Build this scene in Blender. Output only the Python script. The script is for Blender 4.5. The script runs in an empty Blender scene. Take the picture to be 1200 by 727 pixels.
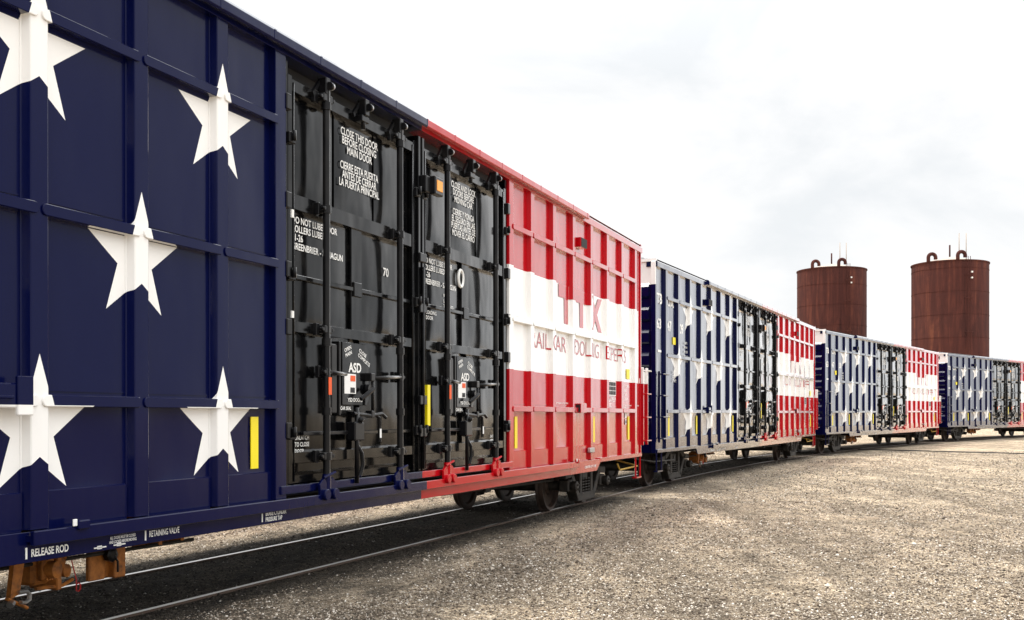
import bpy, bmesh, math, random
import numpy as np
from mathutils import Vector, Matrix
R = math.radians
random.seed(5); rng = np.random.default_rng(5)
S = bpy.context.scene
C = S.collection

# ------------------------------------------------------------------ camera
CAMH = 1.69
cd = bpy.data.cameras.new('camera'); cam = bpy.data.objects.new('camera', cd); C.objects.link(cam)
cam.location = (0, 0, CAMH); cam.rotation_euler = (R(90), 0, 0)
cd.sensor_width = 36; cd.lens = 1226/1200*36; cd.shift_y = 126.5/1200
cd.clip_start = .1; cd.clip_end = 3000
S.camera = cam
# ------------------------------------------------------------------ sky and sun
SUN_EL, SUN_AZ = 71, -76        # azimuth from +Y towards +X: behind the train
w = bpy.data.worlds.new('World'); S.world = w; w.use_nodes = True
nt = w.node_tree; N = nt.nodes; L = nt.links; N.clear()
out = N.new('ShaderNodeOutputWorld'); bg = N.new('ShaderNodeBackground'); L.new(bg.outputs[0], out.inputs[0])
bg.inputs[1].default_value = .1
sky = N.new('ShaderNodeTexSky'); sky.sky_type = 'NISHITA'; sky.sun_disc = False
sky.sun_elevation = R(SUN_EL); sky.sun_rotation = R(SUN_AZ); sky.dust_density = 3; sky.air_density = 1
tc = N.new('ShaderNodeTexCoord')
sep = N.new('ShaderNodeSeparateXYZ'); L.new(tc.outputs['Generated'], sep.inputs[0])
mp = N.new('ShaderNodeMapping'); mp.inputs['Scale'].default_value = (1, 1, 2.2); L.new(tc.outputs['Generated'], mp.inputs[0])
n1 = N.new('ShaderNodeTexNoise'); n1.inputs['Scale'].default_value = 3.2; n1.inputs['Detail'].default_value = 7
n1.inputs['Roughness'].default_value = .55; n1.inputs['Distortion'].default_value = .4; L.new(mp.outputs[0], n1.inputs['Vector'])
rr = N.new('ShaderNodeValToRGB'); L.new(n1.outputs['Fac'], rr.inputs[0])
rr.color_ramp.elements[0].position = .38; rr.color_ramp.elements[0].color = (9.15, 9.4, 9.6, 1)
rr.color_ramp.elements[1].position = .60; rr.color_ramp.elements[1].color = (11.3, 11.2, 11.1, 1)
mr = N.new('ShaderNodeMapRange'); L.new(sep.outputs['Z'], mr.inputs['Value'])
mr.inputs['From Min'].default_value = .30; mr.inputs['From Max'].default_value = .95
mr.inputs['To Min'].default_value = 1.0; mr.inputs['To Max'].default_value = 2.3
vm = N.new('ShaderNodeVectorMath'); vm.operation = 'SCALE'; L.new(rr.outputs[0], vm.inputs[0]); L.new(mr.outputs[0], vm.inputs['Scale'])
# added brightness in unseen sky at right, feeding reflections on the car sides
at2 = N.new('ShaderNodeMath'); at2.operation = 'ARCTAN2'; L.new(sep.outputs['X'], at2.inputs[0]); L.new(sep.outputs['Y'], at2.inputs[1])
m1 = N.new('ShaderNodeMapRange'); m1.interpolation_type = 'SMOOTHSTEP'; L.new(at2.outputs[0], m1.inputs['Value'])
m1.inputs['From Min'].default_value = R(27); m1.inputs['From Max'].default_value = R(42); m1.inputs['To Min'].default_value = 1.; m1.inputs['To Max'].default_value = 1.45
vm2 = N.new('ShaderNodeVectorMath'); vm2.operation = 'SCALE'; L.new(vm.outputs[0], vm2.inputs[0]); L.new(m1.outputs[0], vm2.inputs['Scale']); vm = vm2
mx = N.new('ShaderNodeMix'); mx.data_type = 'RGBA'; mx.inputs[0].default_value = .93
L.new(sky.outputs[0], mx.inputs['A']); L.new(vm.outputs[0], mx.inputs['B']); L.new(mx.outputs['Result'], bg.inputs[0])
sd = bpy.data.lights.new('sun', 'SUN'); sd.energy = 4.3; sd.angle = R(11); sd.color = (1, .95, .87)
so = bpy.data.objects.new('sun', sd); C.objects.link(so)
dv = Vector((math.sin(R(SUN_AZ))*math.cos(R(SUN_EL)), math.cos(R(SUN_AZ))*math.cos(R(SUN_EL)), math.sin(R(SUN_EL))))
so.rotation_euler = dv.to_track_quat('Z', 'Y').to_euler(); so.location = (-40, 0, 60)
S.view_settings.view_transform = 'Standard'; S.view_settings.look = 'None'
S.view_settings.exposure = 0.02; S.view_settings.gamma = 1
S.render.engine = 'CYCLES'; S.cycles.max_bounces = 6

# ------------------------------------------------------------------ helpers
def new_mat(name, col=(.5, .5, .5), rough=.5, metal=0., ior=1.5, coat=0.):
    m = bpy.data.materials.new(name); m.use_nodes = True
    b = m.node_tree.nodes['Principled BSDF']
    b.inputs['Base Color'].default_value = (*col, 1); b.inputs['Roughness'].default_value = rough
    b.inputs['Metallic'].default_value = metal; b.inputs['IOR'].default_value = ior
    b.inputs['Coat Weight'].default_value = coat; b.inputs['Coat Roughness'].default_value = .12
    return m
class NT:
    def __init__(s, m): s.t = m.node_tree; s.b = s.t.nodes['Principled BSDF']
    def n(s, typ, **k):
        o = s.t.nodes.new('ShaderNode'+typ)
        for a, b in k.items(): setattr(o, a, b)
        return o
    def l(s, a, b): s.t.links.new(a, b)
    def setin(s, sock, v):
        if isinstance(v, (int, float)): sock.default_value = v
        elif isinstance(v, tuple): sock.default_value = v if len(v) == len(sock.default_value) else (*v, 1)
        else: s.l(v, sock)
    def m(s, op, a, b=0., c=0.):
        o = s.n('Math', operation=op)
        for i, v in enumerate((a, b, c)): s.setin(o.inputs[i], v)
        return o.outputs[0]
    def mix(s, f, a, b):
        o = s.n('Mix', data_type='RGBA'); s.setin(o.inputs[0], f); s.setin(o.inputs['A'], a); s.setin(o.inputs['B'], b)
        return o.outputs['Result']
    def noise(s, vec, scale, detail=3, rough=.5, dist=0.):
        o = s.n('TexNoise'); o.inputs['Scale'].default_value = scale; o.inputs['Detail'].default_value = detail
        o.inputs['Roughness'].default_value = rough; o.inputs['Distortion'].default_value = dist
        if vec is not None: s.l(vec, o.inputs['Vector'])
        return o.outputs['Fac']
    def ramp(s, f, pts):
        o = s.n('ValToRGB'); s.l(f, o.inputs[0]); e = o.color_ramp.elements
        while len(e) < len(pts): e.new(.5)
        for q, (p, c) in zip(e, pts): q.position = p; q.color = (*c, 1) if isinstance(c, tuple) else (c, c, c, 1)
        return o.outputs[0]
    def bump(s, h, strength, dist):
        o = s.n('Bump'); o.inputs['Strength'].default_value = strength; o.inputs['Distance'].default_value = dist
        s.l(h, o.inputs['Height']); s.l(o.outputs[0], s.b.inputs['Normal']); return o
    def obj(s):
        return s.n('TexCoord').outputs['Object']
    def mapping(s, vec, sc):
        o = s.n('Mapping'); o.inputs['Scale'].default_value = sc; s.l(vec, o.inputs[0]); return o.outputs[0]

def clearcoat(m, F0=.007, gain=2.5, power=6.0, rough=.12):
    """glossy topcoat with a steep Fresnel curve over the paint"""
    k = NT(m); b = k.b; b.inputs['Coat Weight'].default_value = 0; b.inputs['Specular IOR Level'].default_value = .03
    lw = k.n('LayerWeight'); lw.inputs['Blend'].default_value = .5
    g = k.n('BsdfGlossy'); g.inputs['Roughness'].default_value = rough; g.inputs['Color'].default_value = (1, 1, 1, 1)
    if b.inputs['Normal'].links:
        ns = b.inputs['Normal'].links[0].from_socket; k.l(ns, g.inputs['Normal']); k.l(ns, lw.inputs['Normal'])
    f = k.m('MINIMUM', k.m('ADD', k.m('MULTIPLY', k.m('POWER', lw.outputs['Facing'], power), gain), F0), 1.)
    mx = k.n('MixShader'); k.l(f, mx.inputs[0]); k.l(b.outputs[0], mx.inputs[1]); k.l(g.outputs[0], mx.inputs[2])
    k.l(mx.outputs[0], [n for n in m.node_tree.nodes if n.type == 'OUTPUT_MATERIAL'][0].inputs[0])

class MB:
    def __init__(s): s.bm = bmesh.new()
    def box(s, x0, x1, y0, y1, z0, z1, bev=0., seg=1):
        r = bmesh.ops.create_cube(s.bm, size=1)
        v = r['verts']
        for q in v:
            q.co = Vector((x0+(x1-x0)*(q.co.x+.5), y0+(y1-y0)*(q.co.y+.5), z0+(z1-z0)*(q.co.z+.5)))
        if bev:
            e = list({e for q in v for e in q.link_edges})
            bmesh.ops.bevel(s.bm, geom=e, offset=bev, segments=seg, affect='EDGES', profile=.6)
        return s
    def prism(s, pts, axis, a, b, bev=0., smooth=False):
        """extrude a 2D polygon along axis from a to b; pts are the two other coords in xyz order"""
        def P(p, t):
            return {'x': (t, p[0], p[1]), 'y': (p[0], t, p[1]), 'z': (p[0], p[1], t)}[axis]
        va = [s.bm.verts.new(P(p, a)) for p in pts]; vb = [s.bm.verts.new(P(p, b)) for p in pts]
        n = len(pts); fs = []
        for i in range(n):
            f = s.bm.faces.new((va[i], va[(i+1) % n], vb[(i+1) % n], vb[i])); f.smooth = smooth; fs.append(f)
        fs.append(s.bm.faces.new(va[::-1])); fs.append(s.bm.faces.new(vb))
        bmesh.ops.recalc_face_normals(s.bm, faces=fs)
        if bev:
            e = list({e for f in fs for e in f.edges})
            bmesh.ops.bevel(s.bm, geom=e, offset=bev, segments=1, affect='EDGES')
        return s
    def tube(s, pts, r, n=10, closed_ends=True):
        pts = [Vector(p) for p in pts]; rings = []
        for i, p in enumerate(pts):
            d = (pts[min(i+1, len(pts)-1)]-pts[max(i-1, 0)]).normalized()
            u = d.orthogonal().normalized() if i == 0 else (u - d*u.dot(d)).normalized()
            v = d.cross(u)
            rad = r[i] if isinstance(r, (list, tuple)) else r
            rings.append([s.bm.verts.new(p+u*rad*math.cos(2*math.pi*k/n)+v*rad*math.sin(2*math.pi*k/n)) for k in range(n)])
        for a, b in zip(rings, rings[1:]):
            for k in range(n):
                f = s.bm.faces.new((a[k], a[(k+1) % n], b[(k+1) % n], b[k])); f.smooth = True
        if closed_ends:
            s.bm.faces.new(rings[0][::-1]); s.bm.faces.new(rings[-1])
        return s
    def lathe(s, prof, n, origin=(0, 0, 0), axis='z'):
        """prof: list of (radius, height)"""
        o = Vector(origin); rings = []
        for r, h in prof:
            ring = []
            for k in range(n):
                a = 2*math.pi*k/n; c, q = r*math.cos(a), r*math.sin(a)
                p = {'z': (c, q, h), 'y': (c, h, -q), 'x': (h, c, q)}[axis]
                ring.append(s.bm.verts.new(o+Vector(p)))
            rings.append(ring)
        for a, b in zip(rings, rings[1:]):
            for k in range(n):
                f = s.bm.faces.new((a[k], a[(k+1) % n], b[(k+1) % n], b[k])); f.smooth = True
        s.bm.faces.new(rings[0][::-1]); s.bm.faces.new(rings[-1])
        return s
    def grid(s, P, smooth=True):
        """P: 2D array of points -> quads"""
        V = [[s.bm.verts.new(p) for p in row] for row in P]
        for i in range(len(V)-1):
            for j in range(len(V[0])-1):
                f = s.bm.faces.new((V[i][j], V[i][j+1], V[i+1][j+1], V[i+1][j])); f.smooth = smooth
        return s
    def build(s, name, mat, parent=None):
        me = bpy.data.meshes.new(name); s.bm.to_mesh(me); s.bm.free()
        # let sharp edges stay sharp on smooth shaded faces
        o = bpy.data.objects.new(name, me); me.materials.append(mat)
        if any(p.use_smooth for p in me.polygons):
            flags = [p.use_smooth for p in me.polygons]
            me.set_sharp_from_angle(angle=R(32)); me.polygons.foreach_set('use_smooth', flags)
        C.objects.link(o); o.parent = parent
        return o
def empty(name, loc=(0, 0, 0), parent=None):
    o = bpy.data.objects.new(name, None); C.objects.link(o); o.location = loc; o.parent = parent
    o.empty_display_size = .3
    return o
def tag(o, label=None, cat=None, group=None, kind=None):
    if label: o['label'] = label
    if cat: o['category'] = cat
    if group: o['group'] = group
    if kind: o['kind'] = kind
    return o

TXT_CACHE = {}
def text_bm(body, size, align='LEFT', bold=.0, line=1., squeeze=1.):
    cu = bpy.data.curves.new('t', 'FONT'); cu.body = body; cu.size = size; cu.align_x = align
    cu.offset = bold*size; cu.space_line = line; cu.resolution_u = 3
    o = bpy.data.objects.new('t', cu); C.objects.link(o)
    dg = bpy.context.evaluated_depsgraph_get(); me = bpy.data.meshes.new_from_object(o.evaluated_get(dg))
    bm = bmesh.new(); bm.from_mesh(me)
    bpy.data.objects.remove(o); bpy.data.curves.remove(cu); bpy.data.meshes.remove(me)
    for v in bm.verts: v.co.x *= squeeze
    return bm
def lettering(body, x, z, size, mat, parent, y=-1.53, align='LEFT', bold=.012, line=1., squeeze=1., prof=None, fitw=None, rot=0., name='lettering', face=None):
    """flat painted letters on the side of the car; prof(x) makes them follow the posts"""
    bm = text_bm(body, size, align, bold, line, squeeze)
    if fitw:
        xs = [v.co.x for v in bm.verts]; a, b = min(xs), max(xs)
        for v in bm.verts: v.co.x = (v.co.x-a)*fitw/(b-a)
    if rot:
        bmesh.ops.rotate(bm, cent=(0, 0, 0), matrix=Matrix.Rotation(rot, 3, 'Z'), verts=bm.verts)
    for v in bm.verts: v.co = Vector((x+v.co.x, 0, z+v.co.y))
    if prof:
        for xb in prof[0]:
            g = bm.verts[:]+bm.edges[:]+bm.faces[:]
            bmesh.ops.bisect_plane(bm, geom=g, plane_co=(xb, 0, 0), plane_no=(1, 0, 0), dist=1e-5)
        for v in bm.verts: v.co.y = prof[1](v.co.x)
    else:
        for v in bm.verts: v.co.y = y
    if face:
        for v in bm.verts: v.co = face(v.co)
    me = bpy.data.meshes.new(name); bm.to_mesh(me); bm.free(); me.materials.append(mat)
    o = bpy.data.objects.new(name, me); C.objects.link(o); o.parent = parent
    return o

def zg(Y):
    Y = max(Y, 0.)
    return 7.75e-5*Y*Y if Y < 60 else .279+.0093*(30-30*math.exp(-(Y-60)/30))

# ------------------------------------------------------------------ materials
def weather(k, col, amt=.25):
    """slight dust film with a shape of its own"""
    o = k.obj(); f = k.noise(o, 3.5, 6, .6)
    f = k.ramp(f, [(.48, 0.), (.75, amt)])
    return k.mix(f, col, (.33, .30, .26))
def oilcan(k, strength=.35, sc=2.2):
    o = k.obj(); v = k.mapping(o, (1.0, 1, .45))
    h = k.noise(v, sc, 2, .4); h2 = k.noise(o, 260, 2, .5)
    k.bump(h, strength, .035)

RED, BLUE, WHITE, BLACK = (.43, .003, .008), (.0014, .0031, .036), (.84, .83, .81), (.0022, .0023, .0028)
M = {}
def flag_material():
    m = new_mat('flag paint', ior=1.55, rough=.26, coat=.9); k = NT(m)
    
    o = k.obj(); sp = k.n('SeparateXYZ'); k.l(o, sp.inputs[0]); x, z = sp.outputs['X'], sp.outputs['Z']
    # stars: rows at z = 1.50 + 1.19 n
    row = k.m('ROUND', k.m('DIVIDE', k.m('SUBTRACT', z, 1.50), 1.19))
    odd = k.m('MODULO', k.m('ABSOLUTE', row), 2.)
    pz = k.m('SUBTRACT', z, k.m('ADD', k.m('MULTIPLY', row, 1.19), 1.50))
    xo = k.m('ADD', k.m('ADD', x, 3.43), k.m('MULTIPLY', odd, .91))
    px = k.m('SUBTRACT', k.m('FLOORED_MODULO', k.m('ADD', xo, .91), 1.82), .91)
    r = k.m('SQRT', k.m('ADD', k.m('MULTIPLY', px, px), k.m('MULTIPLY', pz, pz)))
    a = k.m('ARCTAN2', px, pz)
    a = k.m('PINGPONG', a, R(36))
    # pingpong by 36 deg folds tip(0) .. valley(36) .. tip(72)
    qx, qy = k.m('MULTIPLY', r, k.m('COSINE', a)), k.m('MULTIPLY', r, k.m('SINE', a))
    Rs = .468; ri = Rs*.3820
    ix, iy = ri*math.cos(R(36)), ri*math.sin(R(36))
    # inside where cross((I-T),(q-T)) > 0
    cr = k.m('SUBTRACT', k.m('MULTIPLY', qy, ix-Rs), k.m('MULTIPLY', k.m('SUBTRACT', qx, Rs), iy))
    ins = k.m('GREATER_THAN', cr, 0.)
    lim_even = k.m('MULTIPLY', k.m('GREATER_THAN', x, -7.7), k.m('LESS_THAN', x, -2.75))
    lim_odd = k.m('MULTIPLY', k.m('GREATER_THAN', x, -8.6), k.m('LESS_THAN', x, -3.5))
    lim = k.m('ADD', k.m('MULTIPLY', lim_even, k.m('SUBTRACT', 1., odd)), k.m('MULTIPLY', lim_odd, odd))
    zl = k.m('MULTIPLY', k.m('GREATER_THAN', z, .95), k.m('LESS_THAN', z, 4.6))
    star = k.m('MULTIPLY', k.m('MULTIPLY', ins, lim), zl)
    band = k.m('MULTIPLY', k.m('GREATER_THAN', z, 2.20), k.m('LESS_THAN', z, 3.58))
    right = k.m('GREATER_THAN', x, 0.)
    rc = k.mix(band, RED, WHITE); lc = k.mix(star, BLUE, WHITE)
    col = k.mix(right, lc, rc)
    # thin dust film low down and in streaks
    f = k.noise(k.mapping(o, (6, 6, .6)), 2.0, 5, .6); g = k.n('MapRange'); k.l(z, g.inputs['Value'])
    g.inputs['From Min'].default_value = 1.9; g.inputs['From Max'].default_value = .7
    g.inputs['To Min'].default_value = .0; g.inputs['To Max'].default_value = .008
    d = k.m('MULTIPLY', k.ramp(f, [(.4, .2), (.7, 1.)]), g.outputs[0])
    k.l(k.mix(d, col, (.30, .27, .23)), k.b.inputs['Base Color'])
    rn = k.noise(o, 9, 5, .6); k.l(k.ramp(rn, [(.3, .17), (.7, .27)]), k.b.inputs['Roughness'])
    oilcan(k, .30, 2.0)
    return m
M['flag'] = flag_material()
m = M['black'] = new_mat('black door paint', BLACK, .2, ior=1.55, coat=.9); k = NT(m); 
k.l(weather(k, BLACK, .035), k.b.inputs['Base Color']); oilcan(k, .45, 2.6)
m = M['blackhard'] = new_mat('black hardware', (.005, .005, .006), .38, ior=1.5, coat=.3); k = NT(m); k.l(weather(k, (.005, .005, .006), .03), k.b.inputs['Base Color'])
m = M['dark'] = new_mat('dark gap', (.006, .006, .007), .7)
m = M['navyend'] = new_mat('navy end paint', ior=1.55, rough=.28, coat=.8); k = NT(m)
o = k.obj(); sp = k.n('SeparateXYZ'); k.l(o, sp.inputs[0])
k.l(k.mix(k.m('GREATER_THAN', sp.outputs['Z'], 4.32), BLUE, WHITE), k.b.inputs['Base Color'])
m = M['redend'] = new_mat('red end paint', RED, .28, ior=1.55, coat=.8)
m = M['roof'] = new_mat('galvanised roof', (.45, .46, .47), .45, metal=.7)
m = M['rust'] = new_mat('orange rust primer', (.30, .10, .022), .7); k = NT(m)
f = k.noise(k.obj(), 14, 6, .65); k.l(k.ramp(f, [(.3, (.10, .035, .010)), (.5, (.34, .115, .016)), (.72, (.50, .18, .03))]), k.b.inputs['Base Color'])
m = M['truck'] = new_mat('grimy truck steel', (.02, .018, .016), .65, metal=.2); k = NT(m)
f = k.noise(k.obj(), 9, 6, .65); k.l(k.ramp(f, [(.35, (.010, .009, .008)), (.7, (.045, .036, .028))]), k.b.inputs['Base Color'])
m = M['wheel'] = new_mat('brown wheel steel', (.05, .03, .022), .55, metal=.3); k = NT(m)
f = k.noise(k.obj(), 8, 5, .6); k.l(k.ramp(f, [(.3, (.014, .010, .008)), (.7, (.065, .038, .026))]), k.b.inputs['Base Color'])
M['tread'] = new_mat('polished tread', (.45, .43, .40), .3, metal=1)
M['yellow'] = new_mat('yellow reflective tape', (.86, .70, .0), .35)
M['amber'] = new_mat('amber reflector', (.85, .33, .01), .25)
M['orange'] = new_mat('orange tag', (.75, .09, .01), .5)
M['white'] = new_mat('white lettering', (.80, .80, .78), .5)
M['redtext'] = new_mat('red lettering', RED, .3, coat=.6)
M['blacktext'] = new_mat('black lettering', (.01, .01, .012), .5)
M['dirt'] = new_mat('dusty ledge', (.16, .13, .10), .85); k = NT(M['dirt'])
f = k.noise(k.obj(), 12, 5, .6); k.l(k.ramp(f, [(.35, (.04, .032, .026)), (.7, (.20, .165, .125))]), k.b.inputs['Base Color'])
M['steel'] = new_mat('bare steel', (.5, .5, .5), .35, metal=.9)
M['yellowpipe'] = new_mat('yellow lever paint', (.45, .27, .03), .5)
M['redplastic'] = new_mat('red seal plastic', (.5, .01, .01), .4)

for q in ('flag', 'black', 'navyend', 'redend'): clearcoat(M[q])
clearcoat(M['blackhard'], F0=.012, rough=.3, gain=1.4, power=5.)

clearcoat(M['redtext'])

# ------------------------------------------------------------------ the boxcar (local: x along the car, -y the side seen, z above rail top)
YF, YB = -1.53, -1.470          # post faces, recessed panels
HR, HL, DO = 9.3, 9.55, 2.56   # body ends to the right and left of centre, half width of the door opening
POST = [DO+.87+.91*i for i in range(7)]
ZB = (1.673, 2.875, 4.100)     # side ribs
def relief():
    """breakpoints and depth of the right hand side wall"""
    bp = []
    for c in POST: bp += [c-.10, c-.07, c+.07, c+.10]
    def f(x):
        for c in POST:
            d = abs(x-c)
            if d <= .07: return YF-.003
            if d < .10: return YF-.003+(d-.07)/.03*(YB-YF)
        return YB-.0045
    return bp, f
PROF = relief()
def mirror_x(o_bm):
    pass

def side_half(car, sg):
    HB = HR if sg > 0 else HL
    """sg=-1 blue half, sg=+1 red and white half"""
    X = lambda x: sg*x
    # recessed sheets: dished between posts and ribs
    b = MB()
    edges = [DO+.06]+[c for c in POST]+[HB-.07]
    rows = [1.10, ZB[0], ZB[1], ZB[2], 4.70]
    for i in range(len(edges)-1):
        xa, xb = edges[i]+(.0 if i == 0 else .085), edges[i+1]-(.085 if i < len(edges)-2 else 0)
        us = [xa+(xb-xa)*t for t in (0, .03, .08, .16, .28, .4, .5, .6, .72, .84, .92, .97, 1)]
        zs = []
        for a, c in zip(rows, rows[1:]):
            zs += [a+(c-a)*t for t in (0, .03, .08, .18, .32, .5, .68, .82, .92, .97)]
        zs.append(rows[-1])
        ph = [(random.uniform(.35, 1.), random.uniform(-.5, .5)) for _ in rows]
        P = []
        for z in zs:
            r_ = max(q for q in range(4) if z >= rows[q]-1e-6); v = (z-rows[r_])/(rows[r_+1]-rows[r_])
            row = []
            for x in us:
                u = (x-xa)/(xb-xa)
                d = .008*ph[r_][0]*math.sin(math.pi*u)**1.2*max(0, math.sin(math.pi*v))**.7*(1+ph[r_][1]*(v-.5))
                row.append((X(x), YB+d, z))
            P.append(row if sg > 0 else row[::-1])
        b.grid(P)
    b.build('side_wall', M['flag'], car)
    # lower plate, door post and corner post
    b = MB()
    for i in range(len(edges)-1):
        xa, xb = edges[i]+(.0 if i == 0 else .098), edges[i+1]-(.098 if i < len(edges)-2 else 0)
        b.box(min(X(xa), X(xb)), max(X(xa), X(xb)), YB-.016, YB+.05, .80, 1.105, .006)
    b.build('lower_plate', M['flag'], car)
    x0, x1 = sorted((X(DO), X(DO+.16)))
    MB().box(x0, x1, YF, -1.30, .86, 4.70, .008, 2).build('door_post', M['flag'], car)
    x0, x1 = sorted((X(HB-.13), X(HB-.062)))
    MB().box(x0, x1, YF+.045, -1.29, .80, 4.70, .012, 2).build('corner_post', M['flag'], car)
    for c in POST:
        c_ = X(c)
        MB().prism([(c_-.10, YB+.01), (c_-.10, YB-.004), (c_-.088, YB-.006), (c_-.07, YF+.005), (c_-.063, YF), (c_+.065, YF), (c_+.071, YF+.0025), (c_+.074, YF+.007), (c_+.088, YB-.006), (c_+.10, YB-.004), (c_+.10, YB+.01)],
                   'z', .87, 4.70).build('side_post', M['flag'], car)
    # horizontal ribs with rounded ends, one length per bay
    ends = [DO+.10]+POST
    for z in ZB:
        for i in range(len(ends)-1):
            xa, xb = sorted((X(ends[i]+.013), X(ends[i+1]-.013)))
            h = .037; pts = []
            for cx, a0 in ((xb-.03, -90), (xa+.03, 90)):
                for q in range(7):
                    a = R(a0+30*q); pts.append((cx+.03*math.cos(a), z+h*math.sin(a)))
            b = MB().prism(pts, 'y', YB+.01, YF-.014, .004)
            # weld bead above the rib
            b.build('side_rib', M['flag'], car)
    # welded bead lines around the sheets
    for i in range(len(edges)-1):
        xa, xb = edges[i]+.107, edges[i+1]-.107
        for z in list(ZB):
            MB().box(min(X(xa), X(xb)), max(X(xa), X(xb)), YB-.006, YB+.02, z+.062, z+.072).build('weld_bead', M['flag'], car)

def build_door(car, dc, right):
    rt = M['black']
    d = MB().box(dc-1.215, dc+1.215, -1.405, -1.36, .97, 4.56).build('door', rt, car)
    # dished sheets in three rows
    b = MB()
    rows = [(1.27, 2.31), (2.42, 3.39), (3.54, 4.42)]
    for ri, (za, zb) in enumerate(rows):
        cols = [(-1.13, -.40), (-.36, .36), (.40, 1.13)] if ri == 2 else [(-1.13, -.11), (.11, 1.13)]
        for xa, xb in cols:
            P = []
            am = random.uniform(.011, .017); sk = random.uniform(-.3, .3)
            for j in range(15):
                v = j/14; row = []
                for i in range(13):
                    u = i/12
                    e = (math.sin(math.pi*u)**.9)*(max(0, math.sin(math.pi*v))**.45)
                    row.append((dc+xa+(xb-xa)*u, -1.44-am*e*(1+sk*math.sin(2*math.pi*u+v*2)), za+(zb-za)*v))
                P.append(row)
            b.grid(P)
    b.build('door_sheet', rt, d)
    for z0, z1, y in ((4.43, 4.53, -1.50), (3.40, 3.53, -1.50), (2.32, 2.41, -1.50), (1.165, 1.255, -1.505), (.985, 1.05, -1.48)):
        MB().prism([(-1.40, z0-.02), (y, z0), (y, z1), (-1.40, z1+.03)], 'x', dc-1.16, dc+1.16).build('door_beam', rt, d)
    b = MB()
    b.box(dc-1.20, dc+1.20, -1.485, -1.46, 2.79, 2.83, .004).box(dc-1.20, dc+1.20, -1.485, -1.46, 1.40, 1.435, .004)
    b.box(dc-.10, dc+.10, -1.475, -1.40, 2.41, 3.40, .006).box(dc-.075, dc+.075, -1.495, -1.47, 2.74, 2.88, .006)
    b.box(dc-.10, dc+.10, -1.475, -1.40, 1.26, 1.62, .006)
    b.build('door_stiffener', rt, d)
    for s in (-1, 1):
        x = dc+s*1.185
        b = MB().box(x-.035, x+.035, -1.505, -1.40, .98, 4.56, .006)
        b.tube([(x-s*.055, -1.50, 1.0), (x-s*.055, -1.50, 4.5)], .012, 8)
        b.build('door_edge', rt, d)
        for z in (3.42, 2.80, 1.98, 1.42, 4.48):
            pass
        # locking pipe with guides
        px = dc+s*.71
        b = MB().tube([(px, -1.575, .93), (px, -1.575, 4.62)], .033, 14)
        for z in (1.62, 2.25, 3.46, 4.40, 1.21):
            b.tube([(px, -1.575, z-.035), (px, -1.575, z+.035)], .045, 12)
        b.build('lock_pipe', M['blackhard'], d)
        for z, hw in ((4.47, .10), (3.465, .05), (2.365, .08), (1.98, .05), (1.21, .09)):
            b = MB()
            b.box(px-hw*.8, px+hw*.8, -1.60, -1.49, z-.035, z+.035, .008)
            b.box(px-hw*1.3, px-hw*.6, -1.535, -1.49, z-.055, z+.055, .006).box(px+hw*.6, px+hw*1.3, -1.535, -1.49, z-.055, z+.055, .006)
            b.tube([(px-hw, -1.56, z), (px-hw, -1.60, z)], .016, 8).tube([(px+hw, -1.56, z), (px+hw, -1.60, z)], .016, 8)
            b.build('pipe_guide', M['blackhard'], d)
        # roller carriage on the ledge, in the colour of the sill
        b = MB()
        for q in (-1, 1):
            b.lathe([(.0, -.03), (.045, -.03), (.052, -.02), (.052, .02), (.045, .03), (0., .03)][1:-1], 14, (px+q*.075, -1.612, .865), 'y')
        b.prism([(px-.15, .96), (px-.07, 1.02), (px-.03, .97), (px+.03, .97), (px+.07, 1.02), (px+.15, .96), (px+.13, .84), (px+.07, .80), (px+.04, .88), (px-.04, .88), (px-.07, .80), (px-.13, .84)], 'y', -1.60, -1.57, .005)
        b.tube([(px-.09, -1.60, 1.02), (px+.09, -1.61, 1.06)], .014, 8).tube([(px, -1.575, .9), (px, -1.575, 1.05)], .042, 10)
        b.build('roller_carriage', M['flag'], car)
    # top hangers
    for x in (dc-.71, dc, dc+.71):
        b = MB()
        b.box(x-.04, x+.04, -1.60, -1.50, 4.50, 4.66, .008).box(x-.07, x+.07, -1.58, -1.49, 4.44, 4.50, .006)
        b.tube([(x-.02, -1.62, 4.58), (x+.03, -1.62, 4.58)], .035, 10)
        b.prism([(x-.13, 4.46), (x-.03, 4.60), (x-.03, 4.64), (x-.15, 4.50)], 'y', -1.53, -1.50)
        b.tube([(x, -1.55, 4.37 if x == dc else 4.40), (x, -1.55, 4.5)], .022, 8)
        b.build('top_hanger', M['blackhard'], d)
    # gear mechanism
    b = MB()
    b.prism([(dc-.36, 1.68), (dc+.10, 1.68), (dc+.14, 1.74), (dc+.14, 2.22), (dc+.08, 2.28), (dc-.36, 2.28)], 'y', -1.53, -1.46, .005)
    b.build('gear_plate', rt, d)
    h = M['blackhard']
    MB().box(dc-.55, dc-.45, -1.53, -1.44, 1.60, 2.25, .01).build('guard_bar', h, d); MB().box(dc-.43, dc-.40, -1.54, -1.44, 1.58, 2.28, .006).build('guard_bar', h, d)
    MB().tube([(dc-.70, -1.585, 1.98), (dc-.36, -1.57, 1.97)], .018, 8).build('cross_rod', h, d); MB().tube([(dc+.13, -1.57, 1.95), (dc+.70, -1.585, 1.98)], .020, 8).build('cross_rod', h, d)
    b = MB().tube([(dc+.13, -1.58, 1.95), (dc+.13, -1.58, 1.60)], .017, 8)
    b.box(dc+.07, dc+.15, -1.60, -1.52, 1.92, 2.0, .008).box(dc+.08, dc+.14, -1.60, -1.52, 1.56, 1.63, .008).build('drop_rod', h, d)
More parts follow.
